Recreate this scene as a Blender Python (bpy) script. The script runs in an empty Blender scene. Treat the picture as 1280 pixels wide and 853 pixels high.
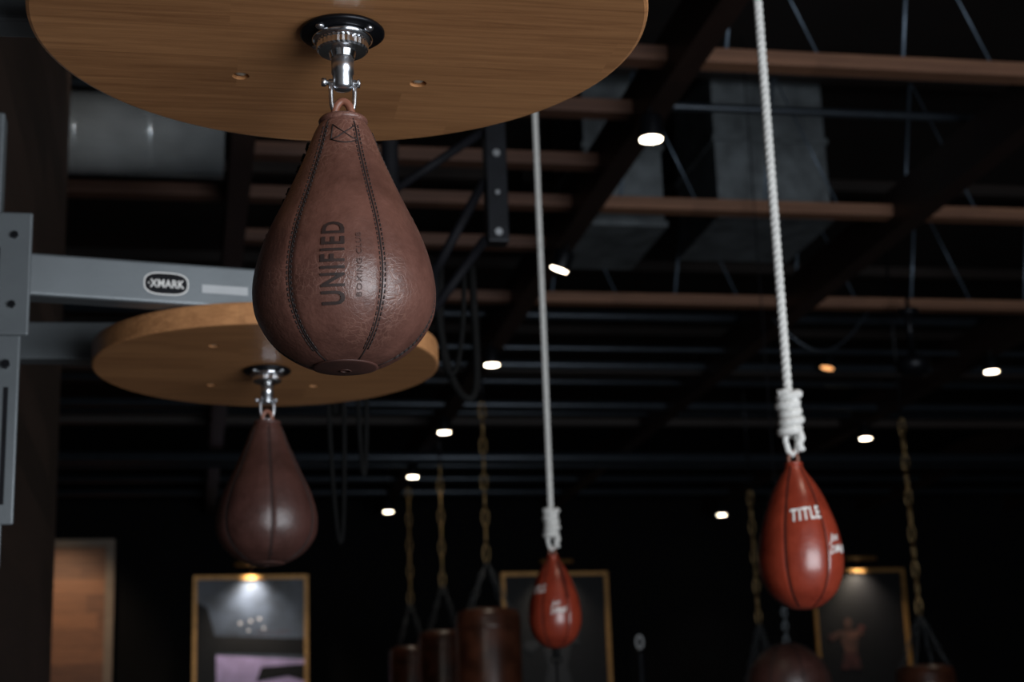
import bpy, bmesh, math, random
from mathutils import Vector, Matrix
random.seed(7)
CZ=1.45
sc=bpy.context.scene
col=sc.collection
sc.view_settings.view_transform='Standard'
sc.view_settings.look='None'
sc.view_settings.exposure=0.0

# ------------------------------------------------------------ materials
def base(name):
    m=bpy.data.materials.new(name); m.use_nodes=True
    nt=m.node_tree; b=nt.nodes['Principled BSDF']
    return m,nt,b
def N(nt,t,**k):
    n=nt.nodes.new(t)
    for a,v in k.items(): setattr(n,a,v)
    return n
def mat(name,c,rough=.5,metal=0.,noise=0.,nscale=20.,bump=0.,bscale=60.,spec=.5,c2=None,coat=0.):
    m,nt,b=base(name)
    b.inputs['Roughness'].default_value=rough
    b.inputs['Metallic'].default_value=metal
    b.inputs['Specular IOR Level'].default_value=spec
    b.inputs['Coat Weight'].default_value=coat
    b.inputs['Base Color'].default_value=(*c,1)
    tc=N(nt,'ShaderNodeTexCoord')
    if noise>0 or c2:
        n=N(nt,'ShaderNodeTexNoise'); n.inputs['Scale'].default_value=nscale; n.inputs['Detail'].default_value=6
        nt.links.new(tc.outputs['Object'],n.inputs['Vector'])
        r=N(nt,'ShaderNodeValToRGB')
        d=c2 if c2 else tuple(x*(1-noise) for x in c)
        r.color_ramp.elements[0].position=.35; r.color_ramp.elements[1].position=.65
        r.color_ramp.elements[0].color=(*d,1)
        r.color_ramp.elements[1].color=(*(c if c2 else tuple(min(1,x*(1+noise)) for x in c)),1)
        nt.links.new(n.outputs['Fac'],r.inputs['Fac']); nt.links.new(r.outputs['Color'],b.inputs['Base Color'])
    if bump>0:
        n2=N(nt,'ShaderNodeTexNoise'); n2.inputs['Scale'].default_value=bscale; n2.inputs['Detail'].default_value=4
        nt.links.new(tc.outputs['Object'],n2.inputs['Vector'])
        bp=N(nt,'ShaderNodeBump'); bp.inputs['Strength'].default_value=bump; bp.inputs['Distance'].default_value=.002
        nt.links.new(n2.outputs['Fac'],bp.inputs['Height']); nt.links.new(bp.outputs['Normal'],b.inputs['Normal'])
    return m
def emis(name,c,s):
    m,nt,b=base(name)
    b.inputs['Base Color'].default_value=(*c,1)
    b.inputs['Emission Color'].default_value=(*c,1); b.inputs['Emission Strength'].default_value=s
    return m
def leather(name,c,cd,rough=.4,crack=.35,sc_=1.,coat=0.,bump=.32):
    m,nt,b=base(name)
    tc=N(nt,'ShaderNodeTexCoord')
    n=N(nt,'ShaderNodeTexNoise'); n.inputs['Scale'].default_value=14*sc_; n.inputs['Detail'].default_value=9; n.inputs['Roughness'].default_value=.68
    nt.links.new(tc.outputs['Object'],n.inputs['Vector'])
    r=N(nt,'ShaderNodeValToRGB'); r.color_ramp.elements[0].position=.34; r.color_ramp.elements[1].position=.68
    r.color_ramp.elements[0].color=(*cd,1); r.color_ramp.elements[1].color=(*c,1)
    nt.links.new(n.outputs['Fac'],r.inputs['Fac'])
    v=N(nt,'ShaderNodeTexVoronoi',feature='DISTANCE_TO_EDGE'); v.inputs['Scale'].default_value=150*sc_
    nz=N(nt,'ShaderNodeTexNoise'); nz.inputs['Scale'].default_value=40*sc_
    nt.links.new(tc.outputs['Object'],nz.inputs['Vector'])
    mx=N(nt,'ShaderNodeMix',data_type='RGBA'); mx.inputs['Factor'].default_value=.035
    nt.links.new(tc.outputs['Object'],mx.inputs['A']); nt.links.new(nz.outputs['Color'],mx.inputs['B'])
    nt.links.new(mx.outputs['Result'],v.inputs['Vector'])
    cr=N(nt,'ShaderNodeValToRGB'); cr.color_ramp.elements[0].position=0.; cr.color_ramp.elements[1].position=.08
    cr.color_ramp.elements[0].color=(0,0,0,1)
    nt.links.new(v.outputs['Distance'],cr.inputs['Fac'])
    n3=N(nt,'ShaderNodeTexNoise'); n3.inputs['Scale'].default_value=9*sc_
    nt.links.new(tc.outputs['Object'],n3.inputs['Vector'])
    r3=N(nt,'ShaderNodeValToRGB'); r3.color_ramp.elements[0].position=.46; r3.color_ramp.elements[1].position=.66
    nt.links.new(n3.outputs['Fac'],r3.inputs['Fac'])
    inv=N(nt,'ShaderNodeMath',operation='SUBTRACT'); inv.inputs[0].default_value=1.
    nt.links.new(cr.outputs['Color'],inv.inputs[1])
    mul=N(nt,'ShaderNodeMath',operation='MULTIPLY')
    nt.links.new(inv.outputs[0],mul.inputs[0]); nt.links.new(r3.outputs['Color'],mul.inputs[1])
    m2=N(nt,'ShaderNodeMath',operation='MULTIPLY'); m2.inputs[1].default_value=crack
    nt.links.new(mul.outputs[0],m2.inputs[0])
    mc=N(nt,'ShaderNodeMix',data_type='RGBA')
    nt.links.new(m2.outputs[0],mc.inputs['Factor']); nt.links.new(r.outputs['Color'],mc.inputs['A'])
    mc.inputs['B'].default_value=(min(1,c[0]*1.9),min(1,c[1]*2.3),min(1,c[2]*2.3),1)
    nt.links.new(mc.outputs['Result'],b.inputs['Base Color'])
    rr=N(nt,'ShaderNodeMath',operation='MULTIPLY_ADD'); rr.inputs[1].default_value=.3; rr.inputs[2].default_value=rough-.15
    nt.links.new(n.outputs['Fac'],rr.inputs[0]); nt.links.new(rr.outputs[0],b.inputs['Roughness'])
    b.inputs['Specular IOR Level'].default_value=.6
    b.inputs['Coat Weight'].default_value=coat; b.inputs['Coat Roughness'].default_value=.2
    n2=N(nt,'ShaderNodeTexNoise'); n2.inputs['Scale'].default_value=240*sc_; n2.inputs['Detail'].default_value=5
    nt.links.new(tc.outputs['Object'],n2.inputs['Vector'])
    ad=N(nt,'ShaderNodeMath',operation='SUBTRACT')
    nt.links.new(n2.outputs['Fac'],ad.inputs[0]); nt.links.new(m2.outputs[0],ad.inputs[1])
    n4=N(nt,'ShaderNodeTexNoise'); n4.inputs['Scale'].default_value=28*sc_; n4.inputs['Detail'].default_value=4; n4.inputs['Distortion'].default_value=.8
    nt.links.new(tc.outputs['Object'],n4.inputs['Vector'])
    ad2=N(nt,'ShaderNodeMath',operation='MULTIPLY_ADD'); ad2.inputs[1].default_value=2.6
    nt.links.new(n4.outputs['Fac'],ad2.inputs[0]); nt.links.new(ad.outputs[0],ad2.inputs[2])
    bp=N(nt,'ShaderNodeBump'); bp.inputs['Strength'].default_value=bump; bp.inputs['Distance'].default_value=.0012
    nt.links.new(ad2.outputs[0],bp.inputs['Height']); nt.links.new(bp.outputs['Normal'],b.inputs['Normal'])
    return m
def wood(name,c1,c2,strip=.06,rough=.45,vert=False,spec=.4,seam=.35,axis='X',lo=.35,hi=.95,var=.35):
    m,nt,b=base(name)
    tc=N(nt,'ShaderNodeTexCoord'); sp=N(nt,'ShaderNodeSeparateXYZ'); nt.links.new(tc.outputs['Object'],sp.inputs[0])
    long_,cross={'X':('X','Y'),'Y':('Y','Z'),'XZ':('X','Z'),'Z':('Z','X')}[axis]
    dv=N(nt,'ShaderNodeMath',operation='DIVIDE'); dv.inputs[1].default_value=strip; nt.links.new(sp.outputs[cross],dv.inputs[0])
    fl=N(nt,'ShaderNodeMath',operation='FLOOR'); nt.links.new(dv.outputs[0],fl.inputs[0])
    wn0=N(nt,'ShaderNodeTexWhiteNoise',noise_dimensions='1D'); nt.links.new(fl.outputs[0],wn0.inputs['W'])
    ls=N(nt,'ShaderNodeMath',operation='DIVIDE'); ls.inputs[1].default_value=strip*9; nt.links.new(sp.outputs[long_],ls.inputs[0])
    la=N(nt,'ShaderNodeMath',operation='ADD'); nt.links.new(ls.outputs[0],la.inputs[0]); nt.links.new(wn0.outputs['Value'],la.inputs[1])
    lf=N(nt,'ShaderNodeMath',operation='FLOOR'); nt.links.new(la.outputs[0],lf.inputs[0])
    cb=N(nt,'ShaderNodeCombineXYZ'); nt.links.new(fl.outputs[0],cb.inputs[0]); nt.links.new(lf.outputs[0],cb.inputs[1])
    wn=N(nt,'ShaderNodeTexWhiteNoise',noise_dimensions='3D'); nt.links.new(cb.outputs[0],wn.inputs['Vector'])
    mp=N(nt,'ShaderNodeMapping')
    s={'X':(3,60,60),'Y':(60,3,60),'XZ':(3,60,60),'Z':(60,60,3)}[axis]
    mp.inputs['Scale'].default_value=s
    ofs=N(nt,'ShaderNodeVectorMath',operation='MULTIPLY_ADD'); ofs.inputs[1].default_value=(3,3,3)
    nt.links.new(wn.outputs['Color'],ofs.inputs[0]); nt.links.new(tc.outputs['Object'],ofs.inputs[2])
    nt.links.new(ofs.outputs[0],mp.inputs['Vector'])
    g=N(nt,'ShaderNodeTexNoise'); g.inputs['Scale'].default_value=1.6; g.inputs['Detail'].default_value=8; g.inputs['Roughness'].default_value=.7; g.inputs['Distortion'].default_value=.7
    nt.links.new(mp.outputs[0],g.inputs['Vector'])
    a=N(nt,'ShaderNodeMath',operation='MULTIPLY'); a.inputs[1].default_value=var; nt.links.new(wn.outputs['Value'],a.inputs[0])
    a2=N(nt,'ShaderNodeMath',operation='MULTIPLY_ADD'); a2.inputs[1].default_value=1.0; nt.links.new(g.outputs['Fac'],a2.inputs[0]); nt.links.new(a.outputs[0],a2.inputs[2])
    r=N(nt,'ShaderNodeValToRGB'); r.color_ramp.elements[0].position=lo; r.color_ramp.elements[1].position=hi
    r.color_ramp.elements[0].color=(*c2,1); r.color_ramp.elements[1].color=(*c1,1)
    nt.links.new(a2.outputs[0],r.inputs['Fac'])
    fr=N(nt,'ShaderNodeMath',operation='FRACT'); nt.links.new(dv.outputs[0],fr.inputs[0])
    lt=N(nt,'ShaderNodeMath',operation='LESS_THAN'); lt.inputs[1].default_value=.025; nt.links.new(fr.outputs[0],lt.inputs[0])
    lm=N(nt,'ShaderNodeMath',operation='MULTIPLY'); lm.inputs[1].default_value=seam; nt.links.new(lt.outputs[0],lm.inputs[0])
    mc=N(nt,'ShaderNodeMix',data_type='RGBA'); nt.links.new(lm.outputs[0],mc.inputs['Factor'])
    nt.links.new(r.outputs['Color'],mc.inputs['A']); mc.inputs['B'].default_value=(c2[0]*.3,c2[1]*.3,c2[2]*.3,1)
    nt.links.new(mc.outputs['Result'],b.inputs['Base Color'])
    b.inputs['Roughness'].default_value=rough; b.inputs['Specular IOR Level'].default_value=spec
    bp=N(nt,'ShaderNodeBump'); bp.inputs['Strength'].default_value=.15; bp.inputs['Distance'].default_value=.001
    nt.links.new(g.outputs['Fac'],bp.inputs['Height']); nt.links.new(bp.outputs['Normal'],b.inputs['Normal'])
    return m

M={}
M['disc']=wood('butcher_block',(.66,.32,.135),(.30,.130,.053),.075,.34,lo=.30,hi=.85,seam=.12,var=.14)
M['insert']=mat('hole_insert',(.6,.5,.4),.6)
M['chrome']=mat('chrome',(.75,.77,.8),.16,1.,noise=.08,nscale=40)
M['steel']=mat('zinc_steel',(.6,.62,.65),.3,1.,noise=.1,nscale=60)
M['darksteel']=mat('dark_steel',(.10,.11,.12),.4,.9,noise=.1,nscale=60)
M['blackmetal']=mat('black_metal',(.008,.009,.012),.38,.6,noise=.2)
M['matteblack']=mat('matte_black',(.004,.004,.006),.7,0,noise=.3,spec=.2)
M['greypaint']=mat('grey_paint',(.135,.150,.160),.40,.3,noise=.08,nscale=8,bump=.1,bscale=200)
M['leather1']=leather('brown_leather',(.150,.064,.047),(.066,.027,.020),.40,.5,coat=.06,bump=.38)
M['leather2']=leather('dark_brown_leather',(.075,.029,.023),(.034,.013,.010),.42,.35)
M['leatherR']=leather('red_leather',(.31,.043,.019),(.17,.021,.010),.32,.10,coat=.25,bump=.24)
M['loop']=mat('loop_leather',(.20,.075,.045),.45,noise=.2,bump=.3)
M['thread']=mat('dark_thread',(.014,.007,.006),.7,noise=.2)
M['redthread']=mat('brown_thread',(.06,.022,.016),.6,noise=.3)
M['black']=mat('black_lace',(.005,.005,.005),.8,noise=.2,spec=.15)
M['ink']=mat('brand_ink',(.020,.009,.007),.6,noise=.3,nscale=120)
M['inkf']=mat('faded_ink',(.06,.026,.02),.6,noise=.3,nscale=120)
M['white']=mat('white_print',(.75,.73,.70),.5,noise=.05)
M['paper']=mat('paper_tag',(.4,.41,.42),.5,noise=.05)
M['rope']=mat('white_rope',(.70,.69,.66),.85,noise=.15,nscale=150,bump=.5,bscale=600)
M['gold']=mat('brass_chain',(.42,.29,.14),.35,1.,noise=.2)
M['goldframe']=mat('gold_frame',(.42,.22,.07),.4,.5,noise=.2)
M['darkbeam']=wood('dark_beam_wood',(.032,.016,.012),(.011,.006,.005),.14,.5,axis='Y')
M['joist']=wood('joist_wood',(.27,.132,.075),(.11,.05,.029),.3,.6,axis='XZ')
M['joistdim']=wood('shaded_joist_wood',(.11,.05,.03),(.05,.022,.014),.3,.6,axis='XZ')  # joist colour darkened to paint in the weaker light of the left bays
M['joistdark']=wood('deep_shade_joist_wood',(.022,.013,.010),(.009,.006,.005),.3,.6,axis='XZ')  # light falloff of the far bays painted into the joist colour; top chords share it
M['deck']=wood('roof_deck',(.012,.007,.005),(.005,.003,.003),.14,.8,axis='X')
M['galv']=mat('galvanised_duct',(.40,.44,.47),.25,.85,noise=.15,nscale=6,bump=.1,bscale=8)
M['ductgrey']=mat('insulated_duct',(.095,.108,.117),.55,.3,noise=.3,nscale=9,bump=.3,bscale=30)
M['pipe']=mat('painted_pipe',(.042,.052,.065),.35,.6,noise=.1)
M['web']=mat('steel_web',(.13,.17,.22),.4,.6,noise=.1)
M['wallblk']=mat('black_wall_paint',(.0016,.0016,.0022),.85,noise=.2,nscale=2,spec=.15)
M['wallwood']=wood('dark_wall_planks',(.042,.025,.019),(.013,.009,.007),.13,.6,axis='Y',spec=.2)
M['floor']=mat('rubber_floor',(.08,.08,.083),.7,noise=.2,nscale=30)
M['planks']=wood('warm_planks',(.30,.13,.06),(.06,.023,.012),.16,.5,axis='XZ',seam=.8)
M['trim']=wood('light_trim',(.22,.17,.13),(.15,.11,.08),.3,.5,axis='XZ')
M['lamp']=emis('lamp_face',(1,.84,.62),16)
M['lampdim']=emis('copper_lamp_face',(1,.45,.16),1.6)
M['bagtop']=mat('heavy_bag_leather',(.058,.019,.010),.33,noise=.4,nscale=8,bump=.3,bscale=60)

# ------------------------------------------------------------ geometry
def newobj(name,verts,faces,m,parent=None,smooth=False,loc=None):
    me=bpy.data.meshes.new(name); me.from_pydata([tuple(v) for v in verts],[],faces); me.update()
    if smooth:
        for p in me.polygons: p.use_smooth=True
    o=bpy.data.objects.new(name,me); col.objects.link(o)
    if m: me.materials.append(m)
    if loc: o.location=loc
    if parent: o.parent=parent
    return o
def group(name,loc=(0,0,0)):
    e=bpy.data.objects.new(name,None); col.objects.link(e); e.location=loc; e.empty_display_size=.1
    return e
def boxvf(a,b):
    x0,y0,z0=a;x1,y1,z1=b
    v=[(x0,y0,z0),(x1,y0,z0),(x1,y1,z0),(x0,y1,z0),(x0,y0,z1),(x1,y0,z1),(x1,y1,z1),(x0,y1,z1)]
    f=[(0,3,2,1),(4,5,6,7),(0,1,5,4),(1,2,6,5),(2,3,7,6),(3,0,4,7)]
    return v,f
def box(name,a,b,m,parent=None,bev=0.):
    c=[(a[i]+b[i])/2 for i in range(3)]
    v,f=boxvf([a[i]-c[i] for i in range(3)],[b[i]-c[i] for i in range(3)])
    o=newobj(name,v,f,m,parent,loc=c)
    if bev>0:
        md=o.modifiers.new('bevel','BEVEL'); md.width=bev; md.segments=3
    return o
def merge(parts):
    V=[];F=[]
    for v,f in parts:
        n=len(V); V+=list(v); F+=[tuple(i+n for i in q) for q in f]
    return V,F
def lathe(prof,segs=48,c=(0,0,0)):
    V=[];F=[];n=len(prof)
    for (r,z) in prof:
        for k in range(segs):
            a=2*math.pi*k/segs; V.append((c[0]+r*math.cos(a),c[1]+r*math.sin(a),c[2]+z))
    for i in range(n-1):
        for k in range(segs):
            k2=(k+1)%segs; F.append((i*segs+k,i*segs+k2,(i+1)*segs+k2,(i+1)*segs+k))
    F.append(tuple(range(segs))[::-1]); F.append(tuple((n-1)*segs+k for k in range(segs)))
    return V,F
def sweep(pts,r,sides=8,closed=False):
    pts=[Vector(p) for p in pts]; n=len(pts); V=[];F=[]
    up=None
    rr=r if isinstance(r,(list,tuple)) else [r]*n
    for i,p in enumerate(pts):
        if closed: t=(pts[(i+1)%n]-pts[i-1])
        else: t=pts[min(i+1,n-1)]-pts[max(i-1,0)]
        t.normalize()
        if up is None:
            up=t.orthogonal().normalized()
        else:
            up=(up-t*up.dot(t)); up.normalize()
        s=t.cross(up)
        for k in range(sides):
            a=2*math.pi*k/sides; V.append(p+up*(rr[i]*math.cos(a))+s*(rr[i]*math.sin(a)))
    m=n if closed else n-1
    for i in range(m):
        j=(i+1)%n
        for k in range(sides):
            k2=(k+1)%sides; F.append((i*sides+k,i*sides+k2,j*sides+k2,j*sides+k))
    if not closed:
        F.append(tuple(range(sides))[::-1]); F.append(tuple((n-1)*sides+k for k in range(sides)))
    return V,F
def cyl(a,b,r,sides=16): return sweep([a,b],r,sides)
def dense(ctrl,per=10):
    P=[ctrl[0]]+list(ctrl)+[ctrl[-1]]; out=[]
    for i in range(1,len(P)-2):
        p0,p1,p2,p3=[Vector(q) for q in P[i-1:i+3]]
        for k in range(per):
            t=k/per
            q=.5*((2*p1)+(p2-p0)*t+(2*p0-5*p1+4*p2-p3)*t*t+(3*p1-p0-3*p2+p3)*t**3)
            out.append((q.x,q.y))
    out.append(tuple(ctrl[-1])); return out

def textmesh(s,w,h,shear=0.,bold=.012,space=1.15):
    cu=bpy.data.curves.new('t','FONT'); cu.body=s; cu.size=1; cu.offset=bold; cu.shear=shear; cu.resolution_u=3; cu.space_character=space
    o=bpy.data.objects.new('t',cu); col.objects.link(o)
    dg=bpy.context.evaluated_depsgraph_get(); dg.update()
    me=bpy.data.meshes.new_from_object(o.evaluated_get(dg))
    bpy.data.objects.remove(o); 
    bm=bmesh.new(); bm.from_mesh(me); bmesh.ops.triangulate(bm,faces=bm.faces)
    bmesh.ops.remove_doubles(bm,verts=bm.verts,dist=1e-4)
    xs=[v.co.x for v in bm.verts]; ys=[v.co.y for v in bm.verts]
    x0,x1,y0,y1=min(xs),max(xs),min(ys),max(ys)
    for v in bm.verts:
        v.co.x=((v.co.x-x0)/(x1-x0)-.5)*w; v.co.y=((v.co.y-y0)/(y1-y0)-.5)*h; v.co.z=0
    for _ in range(3):
        es=[e for e in bm.edges if e.calc_length()>.004]
        if not es: break
        bmesh.ops.subdivide_edges(bm,edges=es,cuts=1); bmesh.ops.triangulate(bm,faces=bm.faces)
    V=[tuple(v.co) for v in bm.verts]; bm.verts.index_update()
    F=[tuple(v.index for v in f.verts) for f in bm.faces]; bm.free()
    return V,F

# ------------------------------------------------------------ speed bag
class Bag:
    def __init__(s,prof,n,phase):
        s.d=dense(prof,10); s.n=n; s.ph=phase
    def R(s,d):
        L=s.d
        for i in range(len(L)-1):
            if L[i][0]<=d<=L[i+1][0]+1e-9:
                t=(d-L[i][0])/max(1e-9,L[i+1][0]-L[i][0]); return L[i][1]*(1-t)+L[i+1][1]*t
        return L[-1][1]
    def mod(s,phi):
        w=2*math.pi/s.n; x=(phi-s.ph+w/2)%w-w/2
        return 1-.022*math.exp(-(x/.05)**2)-.014*math.exp(-(x/.22)**2)
    def P(s,phi,d,off=0.):
        r=s.R(d)*s.mod(phi)+off
        return (r*math.cos(phi),r*math.sin(phi),-d)
def speedbag(name,loc,prof,phi_c,phase,lm,n=6,stitch=True,lace=None,seam_r=.0009,seam_m=None,lacem=None,patch=True,loopz=.007):
    g=group(name,loc)
    B=Bag(prof,n,phi_c+math.radians(phase))
    segs=240; V=[];F=[]; D=B.d
    for (d,r) in D:
        for k in range(segs):
            a=2*math.pi*k/segs; rr=r*B.mod(a); V.append((rr*math.cos(a),rr*math.sin(a),-d))
    for i in range(len(D)-1):
        for k in range(segs):
            k2=(k+1)%segs; F.append((i*segs+k,(i+1)*segs+k,(i+1)*segs+k2,i*segs+k2))
    F.append(tuple(range(segs)))
    newobj('bag_body',V,F,lm,g,True)
    H=prof[-1][0]; seam_m=seam_m or M['thread']
    parts=[];st=[]
    for k in range(n):
        a=B.ph+2*math.pi*k/n
        ds=[.004+(H*.985-.004)*i/60 for i in range(61)]
        parts.append(sweep([B.P(a,d,.0001) for d in ds],seam_r,6))
        if stitch:
            d=.012
            while d<H*.95:
                for sg in (-1,1):
                    r=max(B.R(d),.01); da=sg*.0026/r
                    p=[B.P(a+da,d,.0003),B.P(a+da*.95,d+.0030,.0003)]
                    st.append(sweep(p,.00062,5))
                dr=abs(B.R(min(d+.004,H))-B.R(d)); d+=.0052*.004/math.hypot(.004,dr)
    v,f=merge(parts); newobj('panel_seams',v,f,seam_m,g,True)
    if st:
        v,f=merge(st); newobj('seam_stitching',v,f,seam_m,g,True)
    r0=prof[0][1]
    ring=[]
    for zz,rr,t in ((0.001,r0*.96,.0036),(-.007,r0*1.06,.003)):
        ring.append(sweep([(rr*math.cos(a*math.pi/16),rr*math.sin(a*math.pi/16),zz) for a in range(32)],t,8,True))
    ring.append(lathe([(r0*.9,-.006),(r0*.93,.001),(r0*.8,.004),(.004,.005)],32))
    v,f=merge(ring); newobj('neck_collar',v,f,lm,g,True)
    ux,uy=math.cos(phi_c+math.pi/2),math.sin(phi_c+math.pi/2)
    lp=[(ux*.0085*math.sin(t)*1.,uy*.0085*math.sin(t),loopz-math.cos(t)*.016) for t in [2*math.pi*i/28 for i in range(28)]]
    v,f=sweep(lp,.0040,8,True); newobj('hanging_loop',v,f,M['loop'],g,True)
    if patch:
        pl=[(d,r) for d,r in D if d>H*.9 and r<.031]
        v,f=lathe([(pl[0][1]+.0008,-pl[0][0])]+[(r+.0012,-d-.0009) for d,r in pl[:-1]]+[(.006,-H-.0009),(.005,-H+.001),(.0005,-H+.001)],48); newobj('bottom_patch',v,f,M['redthread'] ,g,True)
    if lace is not None:
        ls=[]; a=B.ph+2*math.pi*lace/n; d=.022; i=0
        lm2=lacem or M['black']
        while d<H*.48:
            da=.0065/B.R(d)
            for s2 in (1,-1):
                p=[B.P(a-da*s2*(1-2*t),d+.006*t,.0016+.0014*math.sin(math.pi*t)) for t in [j/6 for j in range(7)]]
                ls.append(sweep(p,.0013,6))
            d+=.0115
        v,f=merge(ls); newobj('laces',v,f,lm2,g,True)
    return g,B
def wrap(g,B,name,V,F,phi,d,m,vertical=False,off=.0011):
    R0=B.R(d); out=[]
    for x,y,z in V:
        if vertical: p=B.P(phi-y/R0,d-x,off)
        else: p=B.P(phi+x/R0,d-y,off)
        out.append(p)
    return newobj(name,out,F,m,g)

PB=[(0,.0215),(.012,.0285),(.040,.039),(.080,.0565),(.121,.0755),(.153,.0855),(.177,.0880),(.200,.0840),(.222,.070),(.237,.051),(.246,.030),(.2495,0.0)]
PR=[(0,.0150),(.014,.022),(.036,.037),(.062,.051),(.092,.063),(.124,.0735),(.156,.0795),(.186,.0815),(.216,.0775),(.246,.064),(.264,.046),(.276,.024),(.279,0.)]

def swivel(name,cx,cy,ztop):
    g=group(name,(cx,cy,ztop))
    v,f=lathe([(.040,0),(.042,-.002),(.042,-.0045),(.040,-.006),(.02,-.0065)],64); newobj('mounting_flange',v,f,M['blackmetal'],g,True)
    bs=[]
    for k in range(4):
        a=math.pi/4+k*math.pi/2; x,y=.034*math.cos(a),.034*math.sin(a)
        bs.append(lathe([(.0045,-.006),(.0045,-.008),(.003,-.0095),(.001,-.0098)],12,(x,y,0)))
    v,f=merge(bs); newobj('flange_screws',v,f,M['steel'],g,True)
    v,f=lathe([(.029,-.0065),(.030,-.008),(.030,-.011),(.027,-.013),(.024,-.0135)],64); newobj('chrome_ring',v,f,M['chrome'],g,True)
    seg=64
    V=[];F=[]
    prof=[(.024,-.0135),(.025,-.015),(.025,-.021),(.0235,-.023),(.014,-.024),(.012,-.030),(.0112,-.031)]
    for r,z in prof:
        for k in range(seg):
            a=2*math.pi*k/seg; q=r*(1+(.03 if k%2 and r>.0235 else 0)); V.append((q*math.cos(a),q*math.sin(a),z))
    for i in range(len(prof)-1):
        for k in range(seg):
            k2=(k+1)%seg; F.append((i*seg+k,i*seg+k2,(i+1)*seg+k2,(i+1)*seg+k))
    newobj('knurled_nut',V,F,M['chrome'],g)
    v,f=lathe([(.0112,-.029),(.0112,-.046),(.0100,-.047),(.0100,-.060),(.008,-.063),(.003,-.064)],32); newobj('ball_hook_stem',v,f,M['steel'],g,True)
    parts=[cyl((-.019,0,-.056),(.017,0,-.056),.0026,12),cyl((-.021,0,-.056),(-.0165,0,-.056),.0042,6),cyl((.0145,0,-.056),(.017,0,-.056),.0042,12)]
    sh=[(-.0115,0,-.053),(-.0118,0,-.066),(-.0112,0,-.078)]+[(-.0105*math.cos(t),0,-.080-.0105*math.sin(t)) for t in [math.pi*i/10 for i in range(1,10)]]+[(.0112,0,-.078),(.0118,0,-.066),(.0115,0,-.053)]
    parts.append(sweep(sh,.0024,10))
    v,f=merge(parts); newobj('shackle',v,f,M['steel'],g,True)
    return g

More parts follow.
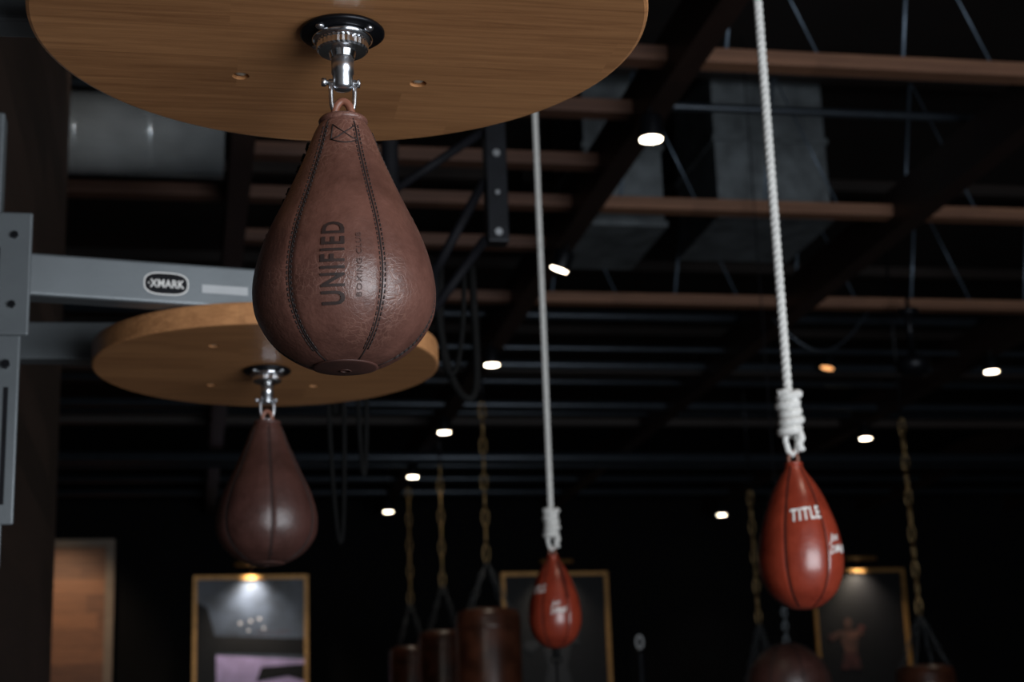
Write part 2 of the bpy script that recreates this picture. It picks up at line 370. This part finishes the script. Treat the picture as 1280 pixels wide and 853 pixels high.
def platform(cx,cy):
    g=group('speed_bag_platform',(cx,cy,CZ+.735))
    R=.304;T=.038
    v,f=lathe([(.0005,0),(R-.004,0),(R-.001,.001),(R,.004),(R,T-.004),(R-.001,T-.001),(R-.004,T),(.0005,T)],160)
    disc=newobj('round_board',v,f,M['disc'])
    cv=merge([lathe([(.009,-.01),(.009,.008)],24,(x,y,0)) for x in (-.096,.092) for y in (-.16,.123)])
    cut=newobj('cut',cv[0],cv[1],None)
    for ob in (cut,disc):
        bmx=bmesh.new(); bmx.from_mesh(ob.data); bmesh.ops.recalc_face_normals(bmx,faces=bmx.faces); bmx.to_mesh(ob.data); bmx.free()
    md=disc.modifiers.new('b','BOOLEAN'); md.operation='DIFFERENCE'; md.object=cut; md.solver='EXACT'
    dg=bpy.context.evaluated_depsgraph_get(); dg.update()
    me=bpy.data.meshes.new_from_object(disc.evaluated_get(dg))
    disc.modifiers.clear(); disc.data=me; bpy.data.objects.remove(cut)
    if not me.materials: me.materials.append(M['disc'])
    disc.parent=g
    v,f=merge([lathe([(.0060,.0075),(.0060,.003),(.004,.002),(.0005,.002)],12,(x,y,0)) for x in (-.096,.092) for y in (-.16,.123)])
    newobj('hole_bolts',v,f,M['insert'],g,True)
    z0=T+.001;z1=z0+.07
    def arm(n,p,q,w=.045):
        p=Vector(p);q=Vector(q);L=(q-p).length
        v,f=boxvf((0,-w/2,z0),(L,w/2,z1)); o=newobj(n,v,f,M['greypaint'],g,loc=(p.x,p.y,0)); o.rotation_euler[2]=math.atan2(q.y-p.y,q.x-p.x)
        md=o.modifiers.new('bevel','BEVEL'); md.width=.005; md.segments=3
        return o
    arm('support_arm_front',(-.53,-.315,0),(.14,-.20,0))
    arm('support_arm_rear',(-.53,.125,0),(.14,.10,0))
    for nm,yy,dx in (('front',-.355,0),('rear',.15,-.07)):
        box('slotted_rail_'+nm,(-.553,yy,-.33),(-.390+dx,yy+.006,.02),M['greypaint'],g,.003)
        box('clamp_plate_'+nm,(-.553,yy-.008,-.04),(-.378+dx,yy-.001,.158),M['greypaint'],g,.004)
        box('upright_post_'+nm,(-.553,yy+.008,-.2),(-.428+dx,yy+.05,.33),M['greypaint'],g,.004)
        sl=[boxvf((-.412+dx,yy-.0012,-.30),(-.405+dx,yy+.0005,-.12)),boxvf((-.432+dx,yy-.0092,-.005),(-.425+dx,yy-.0075,.10))]
        v,f=merge(sl); newobj('slots_'+nm,v,f,M['matteblack'],g)
        bl=[cyl((-.404+dx,yy-.014,z),(-.404+dx,yy-.004,z),.006,6) for z in (.008,.12)]
        bl+=[cyl((-.410+dx,yy-.010,z),(-.410+dx,yy,z),.007,6) for z in (-.085,)]
        v,f=merge(bl); newobj('bolts_'+nm,v,f,M['blackmetal'],g)
    ang=math.atan2(.115,.67)
    lab=group('label',(-.53,-.315,0)); lab.parent=g; lab.rotation_euler[2]=ang
    def oval(w,h,y,cxx,cz):
        P=[]
        for i in range(40):
            a=2*math.pi*i/40; c,s=math.cos(a),math.sin(a)
            P.append((cxx+math.copysign(abs(c)**.6,c)*w/2,y,cz+math.copysign(abs(s)**.75,s)*h/2))
        return P,[tuple(range(40))]
    cx0=.357;cz0=z0+.033
    for nm,w,h,y,mm in (('sticker_edge',.072,.038,-.0229,M['white']),('sticker_face',.068,.034,-.0232,M['matteblack'])):
        v,f=oval(w,h,y,cx0,cz0); newobj(nm,v,f,mm,lab)
    V,F=textmesh('·XMARK',.058,.0135,bold=.02,space=1.05)
    newobj('sticker_text',[(cx0+x,-.0235,cz0+y) for x,y,z in V],F,M['white'],lab)
    v,f=boxvf((.415,-.0229,z0+.022),(.49,-.0226,z0+.036)); newobj('paper_tag',v,f,M['paper'],lab)
    return g

platform(.143,1.563); platform(.133,2.97)
swivel('speed_bag_swivel',.143,1.563,CZ+.7345); swivel('speed_bag_swivel',.133,2.97,CZ+.7345)

phi1=math.atan2(-1.563,-.143)
g1,B1=speedbag('leather_speed_bag',(.143,1.563,CZ+.636),PB,phi1,-36,M['leather1'],lace=5)
V,F=textmesh('UNIFIED',.080,.0225,bold=.022,space=1.22); wrap(g1,B1,'printed_name',V,F,phi1+math.radians(-7),.168,M['ink'],True)
V,F=textmesh('BOXING CLUB',.062,.0050,bold=.004,space=1.1); wrap(g1,B1,'printed_small_text',V,F,phi1+math.radians(9),.170,M['inkf'],True)
a0=phi1+math.radians(2)
def cs(pts): return sweep([B1.P(a0+a/B1.R(d),d,.0006) for a,d in pts],.0006,5)
zz=[cs([(-.011,.012),(-.013,.03)]),cs([(-.013,.03),(-.006,.033),(0,.034),(.006,.033),(.013,.03)]),cs([(.011,.012),(.013,.03)]),cs([(-.011,.012),(-.005,.018),(0,.022),(.006,.027),(.013,.03)]),cs([(.011,.012),(.005,.018),(0,.022),(-.006,.027),(-.013,.03)])]
v,f=merge(zz); newobj('neck_stitching',v,f,M['thread'],g1,True)
phi2=math.atan2(-2.97,-.133)
g2,B2=speedbag('leather_speed_bag',(.133,2.97,CZ+.636),PB,phi2,6,M['leather2'],lace=4)

# ------------------------------------------------------------ ropes and red bags
def rope_strands(x,y,z0,z1,r,pitch=.045):
    parts=[]
    n=int((z1-z0)/pitch*12)
    for k in range(3):
        pts=[(x+.52*r*math.cos(2*math.pi*(i/12+k/3)),y+.52*r*math.sin(2*math.pi*(i/12+k/3)),z0+(z1-z0)*i/n) for i in range(n+1)]
        parts.append(sweep(pts,r*.56,7))
    return merge(parts)
def ropebag(x,y,zt,rtop,phase,lace,tphi,tsize,sphi,name='red_speed_bag'):
    g=group('hanging_rope',(x,y,CZ+zt))
    r=.0088
    v,f=rope_strands(0,0,.11,rtop-zt,r); newobj('twisted_rope',v,f,M['rope'],g,True)
    cr=.0165;parts=[]
    n=5*20
    parts.append(sweep([((cr+.003*math.sin(i*.21))*math.cos(2*math.pi*i/20),(cr+.003*math.sin(i*.21))*math.sin(2*math.pi*i/20),.045+.017*i/20+.004*math.sin(2*math.pi*i/20)) for i in range(n+1)],.0095,8))
    parts.append(sweep([(-.004,0,.09),(-.014,-.006,.115),(-.020,-.012,.132),(-.010,-.018,.130),(.006,-.016,.112),(.012,-.012,.10)],.008,8))
    parts.append(sweep([(.014,-.004,.055),(.018,-.006,.04),(.012,-.004,.028),(.016,-.008,.014)],.0085,8))
    parts.append(sweep([(-.010,0,.060),(-.013,0,.035),(-.008,0,.015),(0,0,.008),(.008,0,.015),(.012,0,.035),(.010,0,.060)],.006,8))
    v,f=merge(parts); newobj('rope_knot',v,f,M['rope'],g,True)
    ph=math.atan2(-y,-x)
    gb,B=speedbag(name,(x,y,CZ+zt-.012),PR,ph,phase,M['leatherR'],lace=lace,seam_r=.0016,seam_m=M['black'],stitch=False,patch=False,loopz=.010)
    V,F=textmesh('TITLE',tsize,tsize*.42,bold=.03,space=1.1); wrap(gb,B,'printed_logo',[(a,b+.12*a,c) for a,b,c in V],F,ph+math.radians(tphi),.105,M['white'])
    V,F=textmesh('Joe',.028,.02,.4,space=1.); wrap(gb,B,'printed_signature_a',[(a,b+.25*a,c) for a,b,c in V],F,ph+math.radians(sphi-8),.152,M['white'])
    V,F=textmesh('DiMaggi',.052,.02,.4,space=1.); wrap(gb,B,'printed_signature_b',[(a,b+.25*a,c) for a,b,c in V],F,ph+math.radians(sphi),.172,M['white'])
    return gb,B
ropebag(1.149,3.1,.60,3.45,-20,5,14,.060,62)
gR,BR=ropebag(1.094,5.1,.695,3.45,32,0,-46,.058,10)
v,f=merge([cyl((0,0,-.278),(0,0,-.30),.012,12),cyl((0,0,-.30),(0,0,-2.10),.004,8),sweep([(.016*math.cos(t),0,-.312+.012*math.sin(t)) for t in [2*math.pi*i/16 for i in range(16)]],.003,6,True)])
newobj('bungee_tether',v,f,M['black'],gR,True)

# ------------------------------------------------------------ roof structure
XR=9.2;XL=-4.;YB=-1.7;YF=16.5;ZC=CZ+3.62
for X in (-3.1,-1.45,.2,1.85,3.5,5.15,6.8,8.45):
    box('roof_beam',(X-.05,YB,CZ+2.64),(X+.05,YF,CZ+2.86),M['darkbeam'])
def truss(Y,x0,x1,Z=2.75,webs=True,mm=None,topm=None):
    g=group('roof_truss',(0,Y,CZ+Z))
    box('bottom_chord',(x0,-.045,-.035),(x1,.045,.025),mm or M['joist'],g,.003)
    box('top_chord',(x0,-.045,.70),(x1,.045,.77),topm or M['joistdark'],g,.003)
    if webs:
        ps=[];x=x0+.15;up=0
        while x<x1-.5:
            ps.append(cyl((x,0,.0),(x+.10,0,.72),.008,8)); ps.append(cyl((x+.40,0,.0),(x+.10,0,.72),.0045,8)); x+=.74
        v,f=merge(ps); newobj('steel_webs',v,f,M['web'],g,True)
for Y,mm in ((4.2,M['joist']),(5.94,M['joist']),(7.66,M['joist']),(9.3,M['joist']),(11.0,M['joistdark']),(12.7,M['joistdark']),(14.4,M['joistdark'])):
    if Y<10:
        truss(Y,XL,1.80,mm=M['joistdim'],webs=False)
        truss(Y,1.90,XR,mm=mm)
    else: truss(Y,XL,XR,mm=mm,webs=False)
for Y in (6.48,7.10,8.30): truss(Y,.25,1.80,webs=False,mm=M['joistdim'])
pp=[]
for Y,Z,r in ((10.2,2.9,.03),(10.45,2.75,.018),(10.9,2.75,.03),(11.5,2.78,.02),(11.9,2.7,.03),(12.4,2.75,.018),(13.4,2.6,.045),(13.75,2.6,.02),(14.9,2.7,.03),(15.6,2.7,.03),(6.9,2.95,.02),(9.9,2.95,.02)):
    pp.append(cyl((XL+.02,Y,CZ+Z),(XR-.02,Y,CZ+Z),r,12))
v,f=merge(pp); newobj('overhead_pipes',v,f,M['pipe'],None,True)

g=group('round_duct',(0,6.75,CZ+2.66))
v,f=cyl((-3.9,0,0),(.12,0,0),.17,48); newobj('duct_pipe',v,f,M['galv'],g,True)
rb=[]
for i in range(13):
    x=-3.8+i*.3; rb.append(sweep([(x+.05*a/24,.1705*math.cos(2*math.pi*a/24),.1705*math.sin(2*math.pi*a/24)) for a in range(24)],.002,5,True))
v,f=merge(rb); newobj('duct_seams',v,f,M['galv'],g,True)
def rduct(x0,x1,y0,y1,z0,z1):
    g=group('rectangular_duct',((x0+x1)/2,(y0+y1)/2,CZ+z0))
    w=(x1-x0)/2;d=(y1-y0)/2;h=z1-z0
    box('duct_body',(-w,-d,.0),(w,d,h),M['ductgrey'],g,.004)
    for i,z in enumerate((.0,h*.5)):
        a=[boxvf((-w-.012,-d-.012,z),(w+.012,-d+.0,z+.03)),boxvf((-w-.012,d,z),(w+.012,d+.012,z+.03)),boxvf((-w-.012,-d,z),(-w,d,z+.03)),boxvf((w,-d,z),(w+.012,d,z+.03))]
        v,f=merge(a); newobj('flange_%d'%(i+1),v,f,M['ductgrey'],g)
rduct(2.62,3.22,7.86,8.55,2.76,3.6)
rduct(1.97,2.38,8.02,8.75,2.76,3.6)

# ------------------------------------------------------------ spot lights
def lamp(x,y,z,power=14,tilt=(0,0),lens='lamp',soft=.05,colr=(1,.85,.68),size=1.6):
    g=group('ceiling_spotlight',(x,y,CZ+z)); g.rotation_euler=(tilt[0],tilt[1],0)
    v,f=lathe([(.044,.001),(.050,-.002),(.050,.01),(.050,.085),(.042,.1),(.012,.104)],32); newobj('lamp_can',v,f,M['blackmetal'],g,True)
    v,f=lathe([(.001,-.0012),(.044,-.0008),(.044,.0)],32); newobj('lamp_lens',v,f,M[lens],g)
    v,f=cyl((0,0,.1),(0,0,.14),.008,8); newobj('stem',v,f,M['blackmetal'],g)
    L=bpy.data.lights.new('spot','SPOT'); L.energy=power; L.spot_size=size; L.spot_blend=.8; L.color=colr; L.shadow_soft_size=soft
    o=bpy.data.objects.new('bulb',L); col.objects.link(o); o.parent=g; o.location=(0,0,-.02)
for y in (6.19,7.96,9.93,11.94,13.73,15.5): lamp(1.80,y,2.5,tilt=(.0,.0) if y!=7.96 else (.2,.35))
for y in (9.95,12.1,15.78): lamp(5.08,y,2.5)
for y in (2.2,4.1): lamp(1.80,y,2.5,20)
# two unseen spots added behind the board to put highlights on the round duct
lamp(-.30,5.4,2.55,26,(1.35,0.),soft=.09,size=1.3)
lamp(.0,5.4,2.55,20,(1.35,0.),soft=.07,colr=(.8,.9,1.),size=1.3)
lamp(4.26,10.7,2.70,2,(0.,.25),'lampdim')

# ------------------------------------------------------------ heavy bags
def chainlinks(p,q,L=.045,w=.014,t=.0045,gap=.78):
    p=Vector(p);q=Vector(q);d=(q-p);n=max(1,int(d.length/(L*gap)));d.normalize()
    s=d.orthogonal().normalized();u=d.cross(s);a0=(s+u).normalized();a1=(s-u).normalized();out=[]
    for i in range(n):
        c=p+d*((i+.5)*(q-p).length/n); a=a0 if i%2 else a1
        out.append(sweep([c+d*(L/2*math.sin(2*math.pi*k/12))+a*(w*math.cos(2*math.pi*k/12)) for k in range(12)],t,5,True))
    return merge(out)
def heavybag(x,y,ztop,r,L,zc,zg,zt=2.64,name='heavy_bag'):
    g=group(name,(x,y,CZ+ztop))
    v,f=lathe([(.001,.02),(r*.7,.015),(r*.93,.0),(r,-.04),(r,-L+.05),(r*.95,-L+.01),(r*.7,-L),(.001,-L)],48); newobj('bag_body',v,f,M['bagtop'],g,True)
    b=[]
    for z in (-.09,-L+.2): b.append(lathe([(r+.001,z),(r+.003,z-.003),(r+.003,z-.02),(r+.001,z-.023)],48))
    v,f=merge(b); newobj('bag_bands',v,f,M['bagtop'],g,True)
    parts=[]
    for k in range(4):
        a=math.pi/4+k*math.pi/2
        parts.append(chainlinks((r*.9*math.cos(a),r*.9*math.sin(a),-.02),(.008*math.cos(a),.008*math.sin(a),zc-ztop),.06,.012,.0035,.9))
    v,f=merge(parts); newobj('strap_chains',v,f,M['darksteel'],g,True)
    v,f=chainlinks((0,0,zc-ztop),(0,0,zg-ztop),.11,.020,.0042,.95); newobj('main_chain',v,f,M['gold'],g,True)
    v,f=cyl((0,0,zg-ztop),(0,0,zt-ztop),.008,8); newobj('hanger_rod',v,f,M['blackmetal'],g,True)
heavybag(1.83,10.5,1.065,.20,1.2,1.37,2.40)
heavybag(1.80,12.2,1.09,.18,1.2,1.42,2.33)
heavybag(1.81,14.1,1.14,.18,1.2,1.50,2.48)
heavybag(4.45,10.0,.63,.18,1.1,.95,2.2,3.6)
heavybag(4.09,12.0,.60,.18,1.1,1.10,2.08,3.6)
g=group('round_punching_bag',(2.68,7.5,CZ+.597))
pr=[(.001,0)]+[(.19*math.sin(t),-.19+.19*math.cos(t)) for t in [math.pi*i/24 for i in range(1,24)]]+[(.001,-.38)]
v,f=lathe(pr,64); newobj('ball_body',v,f,M['leather2'],g,True)
ss=[]
for k in range(8):
    a=2*math.pi*k/8; ss.append(sweep([(.191*math.sin(t)*math.cos(a),.191*math.sin(t)*math.sin(a),-.19+.191*math.cos(t)) for t in [math.pi*(i+.5)/24 for i in range(24)]],.003,5))
v,f=merge(ss); newobj('ball_seams',v,f,M['thread'],g,True)
v,f=chainlinks((0,0,.0),(0,0,.22),.04,.012,.004); newobj('top_chain',v,f,M['darksteel'],g,True)
v,f=cyl((0,0,.2),(0,0,3.0),.003,8); newobj('suspension_cable',v,f,M['matteblack'],g,True)

# ------------------------------------------------------------ black rack bar with straps
g=group('ceiling_bag_rack',(.786,4.2,CZ))
box('perforated_upright',(-.028,-.028,1.385),(.028,.028,3.5),M['blackmetal'],g,.003)
hl=[]
for i in range(20):
    z=1.41+i*.11; hl.append(cyl((0,-.032,z),(0,-.026,z),.006 if i%2 else .010,10))
v,f=merge(hl); newobj('bolts',v,f,M['steel'],g)
v,f=merge([cyl((-.03,0,1.56),(-.17,0,1.30),.013,10),cyl((-.03,0,1.40),(-.175,0,1.2),.013,10),cyl((-.03,0,1.7),(-.28,0,1.52),.012,10),cyl((-.28,0,1.40),(-.28,0,3.5),.024,10),cyl((-.175,0,1.2),(-.175,0,1.32),.016,10)])
newobj('diagonal_braces',v,f,M['matteblack'],g,True)
def drape(x0,x1,ztop,zlow,r,lean=0.):
    pts=[(x0,0,ztop)]+[(x0+(x1-x0)*(.5-.5*math.cos(t))+lean*math.sin(t)*((x1-x0)),.01*math.sin(3*t),ztop-(ztop-zlow)*math.sin(t)**.6) for t in [math.pi*i/24 for i in range(1,24)]]+[(x1,0,ztop)]
    return sweep(pts,r,8)
v,f=drape(-.165,-.07,1.32,.965,.010,.3); newobj('hanging_strap_1',v,f,M['black'],g,True)
v,f=drape(-.15,-.09,1.33,1.03,.007,-.2); newobj('hanging_strap_2',v,f,M['black'],g,True)
g=group('hanging_gym_straps',(.37,4.5,CZ))
v,f=merge([drape(-.03,.03,2.62,.64,.006,.4),drape(.06,.10,2.62,.82,.006,.2),cyl((.02,.05,1.0),(.02,.05,2.62),.016,8)]); newobj('strap_loops',v,f,M['black'],g,True)

g=group('pendant_speaker',(4.11,9.0,CZ+2.23))
v,f=lathe([(.02,0),(.07,.01),(.10,.05),(.10,.09),(.06,.12),(.02,.13),(.02,.36),(.06,.37),(.06,.40),(.02,.41),(.012,.42),(.012,.47)],32); newobj('housing',v,f,M['blackmetal'],g,True)
pts=[(3.35+.6*t,9.2,CZ+2.62-.22*math.sin(math.pi*t)+.05*t) for t in [i/16 for i in range(17)]]
v,f=sweep(pts,.008,6); newobj('hanging_cable',v,f,M['pipe'],None,True)
g=group('floor_pole_stand',(2.39,9.0,0))
v,f=merge([lathe([(.2,0),(.2,.02),(.04,.04),(.025,.06),(.025,2.12),(.015,2.15)],24)]); newobj('pole',v,f,M['blackmetal'],g,True)
v,f=sweep([(.018*math.cos(t),0,2.19+.033*math.sin(t)) for t in [2*math.pi*i/20 for i in range(20)]],.006,8,True); newobj('ring_hook',v,f,M['paper'],g,True)

# ------------------------------------------------------------ room shell
box('floor',(XL,YB,-.1),(XR,YF,0),M['floor'])
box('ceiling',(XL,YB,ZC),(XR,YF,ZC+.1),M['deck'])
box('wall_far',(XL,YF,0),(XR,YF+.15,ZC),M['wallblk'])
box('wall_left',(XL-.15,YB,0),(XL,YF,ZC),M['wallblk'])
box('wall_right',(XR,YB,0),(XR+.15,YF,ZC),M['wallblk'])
box('wall_partition',(-.57,YB,0),(-.42,5.62,ZC),M['wallwood'])
wx0,wx1,wz0,wz1=.8,4.8,.3,2.9
g=group('wall_back')
box('wall_part_1',(XL,YB-.15,0),(wx0,YB,ZC),M['wallblk'],g)
box('wall_part_2',(wx1,YB-.15,0),(XR,YB,ZC),M['wallblk'],g)
box('wall_part_3',(wx0,YB-.15,0),(wx1,YB,wz0),M['wallblk'],g)
box('wall_part_4',(wx0,YB-.15,wz1),(wx1,YB,ZC),M['wallblk'],g)
g=group('window_1')
for i in range(4):
    x=wx0+(wx1-wx0)*i/3; box('mullion_%d'%i,(x-.03,YB-.1,wz0),(x+.03,YB-.03,wz1),M['blackmetal'],g)
for i,z in enumerate((wz0,wz1-.7,wz1)): box('transom_%d'%i,(wx0,YB-.1,z-.03),(wx1,YB-.03,z+.03),M['blackmetal'],g)
L=bpy.data.lights.new('daylight','AREA'); L.shape='RECTANGLE'; L.size=wx1-wx0; L.size_y=wz1-wz0; L.energy=345; L.color=(.90,.95,1.)
o=bpy.data.objects.new('window_daylight',L); col.objects.link(o); o.location=((wx0+wx1)/2,YB-.2,(wz0+wz1)/2); o.rotation_euler=(math.radians(90),0,0)

def poster(x0,x1,art,en=55):
    zt=CZ+2.05; zb=CZ+.55; Y=YF
    cx=(x0+x1)/2
    g=group('framed_poster',(cx,Y,zb)); w=(x1-x0)/2; h=zt-zb
    t=.035
    v,f=merge([boxvf((-w,-.05,0),(-w+t,-.0,h)),boxvf((w-t,-.05,0),(w,0,h)),boxvf((-w+t,-.05,h-t),(w-t,0,h)),boxvf((-w+t,-.05,0),(w-t,0,t))]); newobj('frame',v,f,M['goldframe'],g)
    def quad(n,pts,y,m): newobj(n,[(a,y,b) for a,b in pts],[tuple(range(len(pts)))],m,g)
    art(quad,w,h,t,g)
    L=bpy.data.lights.new('picture_light','SPOT'); L.energy=en; L.spot_size=1.9; L.spot_blend=1.; L.color=(1,.86,.66); L.shadow_soft_size=.04
    o=bpy.data.objects.new('picture_light_bulb',L); col.objects.link(o); o.parent=g; o.location=(0,-.16,h+.06); o.rotation_euler=(math.radians(12),0,0)
    v,f=cyl((-.16,-.16,h+.09),(.16,-.16,h+.09),.02,10); newobj('picture_lamp',v,f,M['goldframe'],g,True)
    v,f=cyl((0,-.16,h+.09),(0,0,h+.07),.008,8); newobj('lamp_bracket',v,f,M['goldframe'],g,True)
navy=mat('poster_navy',(.032,.042,.066),.35,noise=.7,nscale=3); dk=mat('poster_dark',(.003,.003,.0045),.55,noise=.3,spec=.3)
purple=mat('poster_purple',(.40,.31,.58),.4,noise=.2,nscale=5); skin=mat('poster_skin',(.05,.020,.014),.5,noise=.6,nscale=9); redp=mat('poster_red',(.04,.009,.008),.5,noise=.4); pw=mat('poster_white',(.6,.6,.65),.4,noise=.05)
def fig(quad,x,z,s,m=skin,gm=redp):
    def e(n,cx,cz,rx,rz,mm,y): quad(n,[(x+s*(cx+rx*math.cos(t)),z+s*(cz+rz*math.sin(t))) for t in [2*math.pi*i/16 for i in range(16)]],y,mm)
    e('art_head',0,.78,.10,.13,m,-.024)
    quad('art_torso',[(x+s*a,z+s*b) for a,b in ((-.14,.05),(.14,.05),(.24,.5),(.2,.62),(-.2,.62),(-.24,.5))],-.0235,m)
    quad('art_arm_l',[(x+s*a,z+s*b) for a,b in ((-.2,.62),(-.26,.5),(-.44,.36),(-.5,.44),(-.34,.6))],-.0238,m)
    quad('art_arm_r',[(x+s*a,z+s*b) for a,b in ((.2,.62),(.26,.5),(.40,.5),(.3,.68),(.22,.66))],-.0238,m)
    e('art_glove_l',-.46,.48,.08,.08,gm,-.0245); e('art_glove_r',.32,.68,.09,.08,gm,-.0245)
    quad('art_shorts',[(x+s*a,z+s*b) for a,b in ((-.17,.1),(.17,.1),(.26,-.3),(.03,-.3),(0,-.1),(-.03,-.3),(-.26,-.3))],-.0242,gm)
def art1(q,w,h,t,g):
    q('art_background',[(-w+t,t),(w-t,t),(w-t,h-t),(-w+t,h-t)],-.02,navy)
    q('art_ring_canvas',[(-w+t+.14,t),(w-t,t),(w-t,.70),(-w+t+.10,.76)],-.0215,purple)
    q('art_crowd',[(-w+t,t),(-w+t+.2,t),(-w+t+.18,.9),(-w+t+.1,1.2),(-w+t,1.25)],-.022,dk)
    q('art_shadow',[(.05,.5),(.35,.55),(w-t,.5),(w-t,.66),(.1,.64)],-.0222,dk)
    q('art_stands',[(-w+t,.78),(w-t,.74),(w-t,.90),(-w+t,.94)],-.0210,dk)
    for i,(a,b) in enumerate(((-.1,1.05),(0,1.07),(-.02,.98),(.08,1.09),(.12,1.0))): q('art_light_%d'%i,[(a+.011*math.cos(k*1.05),b+.011*math.sin(k*1.05)) for k in range(6)],-.0225,pw)
    V,F=textmesh('PRIZE FIGHT',.3,.022); newobj('art_title',[(x+.22,-.023,y+.96) for x,y,z in V],F,redp,g)
def art2(q,w,h,t,g):
    gm=mat('poster_grey',(.006,.006,.008),.5,noise=.2)
    q('art_background',[(-w+t,t),(w-t,t),(w-t,h-t),(-w+t,h-t)],-.02,dk); fig(q,0,.5,.6,gm,gm)
def art3(q,w,h,t,g):
    q('art_background',[(-w+t,t),(w-t,t),(w-t,h-t),(-w+t,h-t)],-.02,dk); fig(q,-.14,.62,.42)
poster(.05,1.13,art1,105); poster(3.01,4.08,art2,40); poster(6.2,7.2,art3,50)
g=group('door_1',(-1.2,YF,0))
box('plank_leaf',(-.9,-.05,0),(.44,-.01,CZ+2.33),M['planks'],g)
box('jamb',(.44,-.09,0),(.52,0,CZ+2.40),M['trim'],g); box('head',(-1.,-.09,CZ+2.33),(.44,0,CZ+2.40),M['trim'],g)
v,f=cyl((.34,-.12,1.0),(.34,-.12,1.3),.015,10); newobj('pull_handle',v,f,M['blackmetal'],g)
L=bpy.data.lights.new('sconce','SPOT'); L.energy=70; L.color=(1,.75,.5); L.shadow_soft_size=.1; L.spot_size=1.2; L.spot_blend=.7
gs=group('ceiling_spotlight',(-1.2,15.2,CZ+2.8)); o=bpy.data.objects.new('bulb',L); col.objects.link(o); o.parent=gs; o.location=(0,0,-.12); o.rotation_euler=(math.radians(42),0,0)
v,f=lathe([(.044,.001),(.054,.01),(.054,.085),(.012,.104),(.01,.8)],24); newobj('lamp_can',v,f,M['blackmetal'],gs,True)

# ------------------------------------------------------------ world & camera
w=bpy.data.worlds.new('w'); sc.world=w; w.use_nodes=True
w.node_tree.nodes['Background'].inputs[0].default_value=(.55,.7,1,1); w.node_tree.nodes['Background'].inputs[1].default_value=.3
cd=bpy.data.cameras.new('cam'); cam=bpy.data.objects.new('camera',cd); col.objects.link(cam); sc.camera=cam
cd.lens=60; cd.sensor_width=36; cd.clip_start=.05; cd.clip_end=100
ps,th,ro=math.radians(11),math.radians(14.7),math.radians(2)
fw=Vector((math.sin(ps)*math.cos(th),math.cos(ps)*math.cos(th),math.sin(th))); r0=Vector((math.cos(ps),-math.sin(ps),0)); u0=r0.cross(fw)
rt=r0*math.cos(ro)-u0*math.sin(ro); up=r0*math.sin(ro)+u0*math.cos(ro)
m=Matrix((rt,up,-fw)).transposed().to_4x4(); m.translation=Vector((0,0,CZ)); cam.matrix_world=m
cd.dof.use_dof=True; cd.dof.focus_distance=1.58; cd.dof.aperture_fstop=8.5
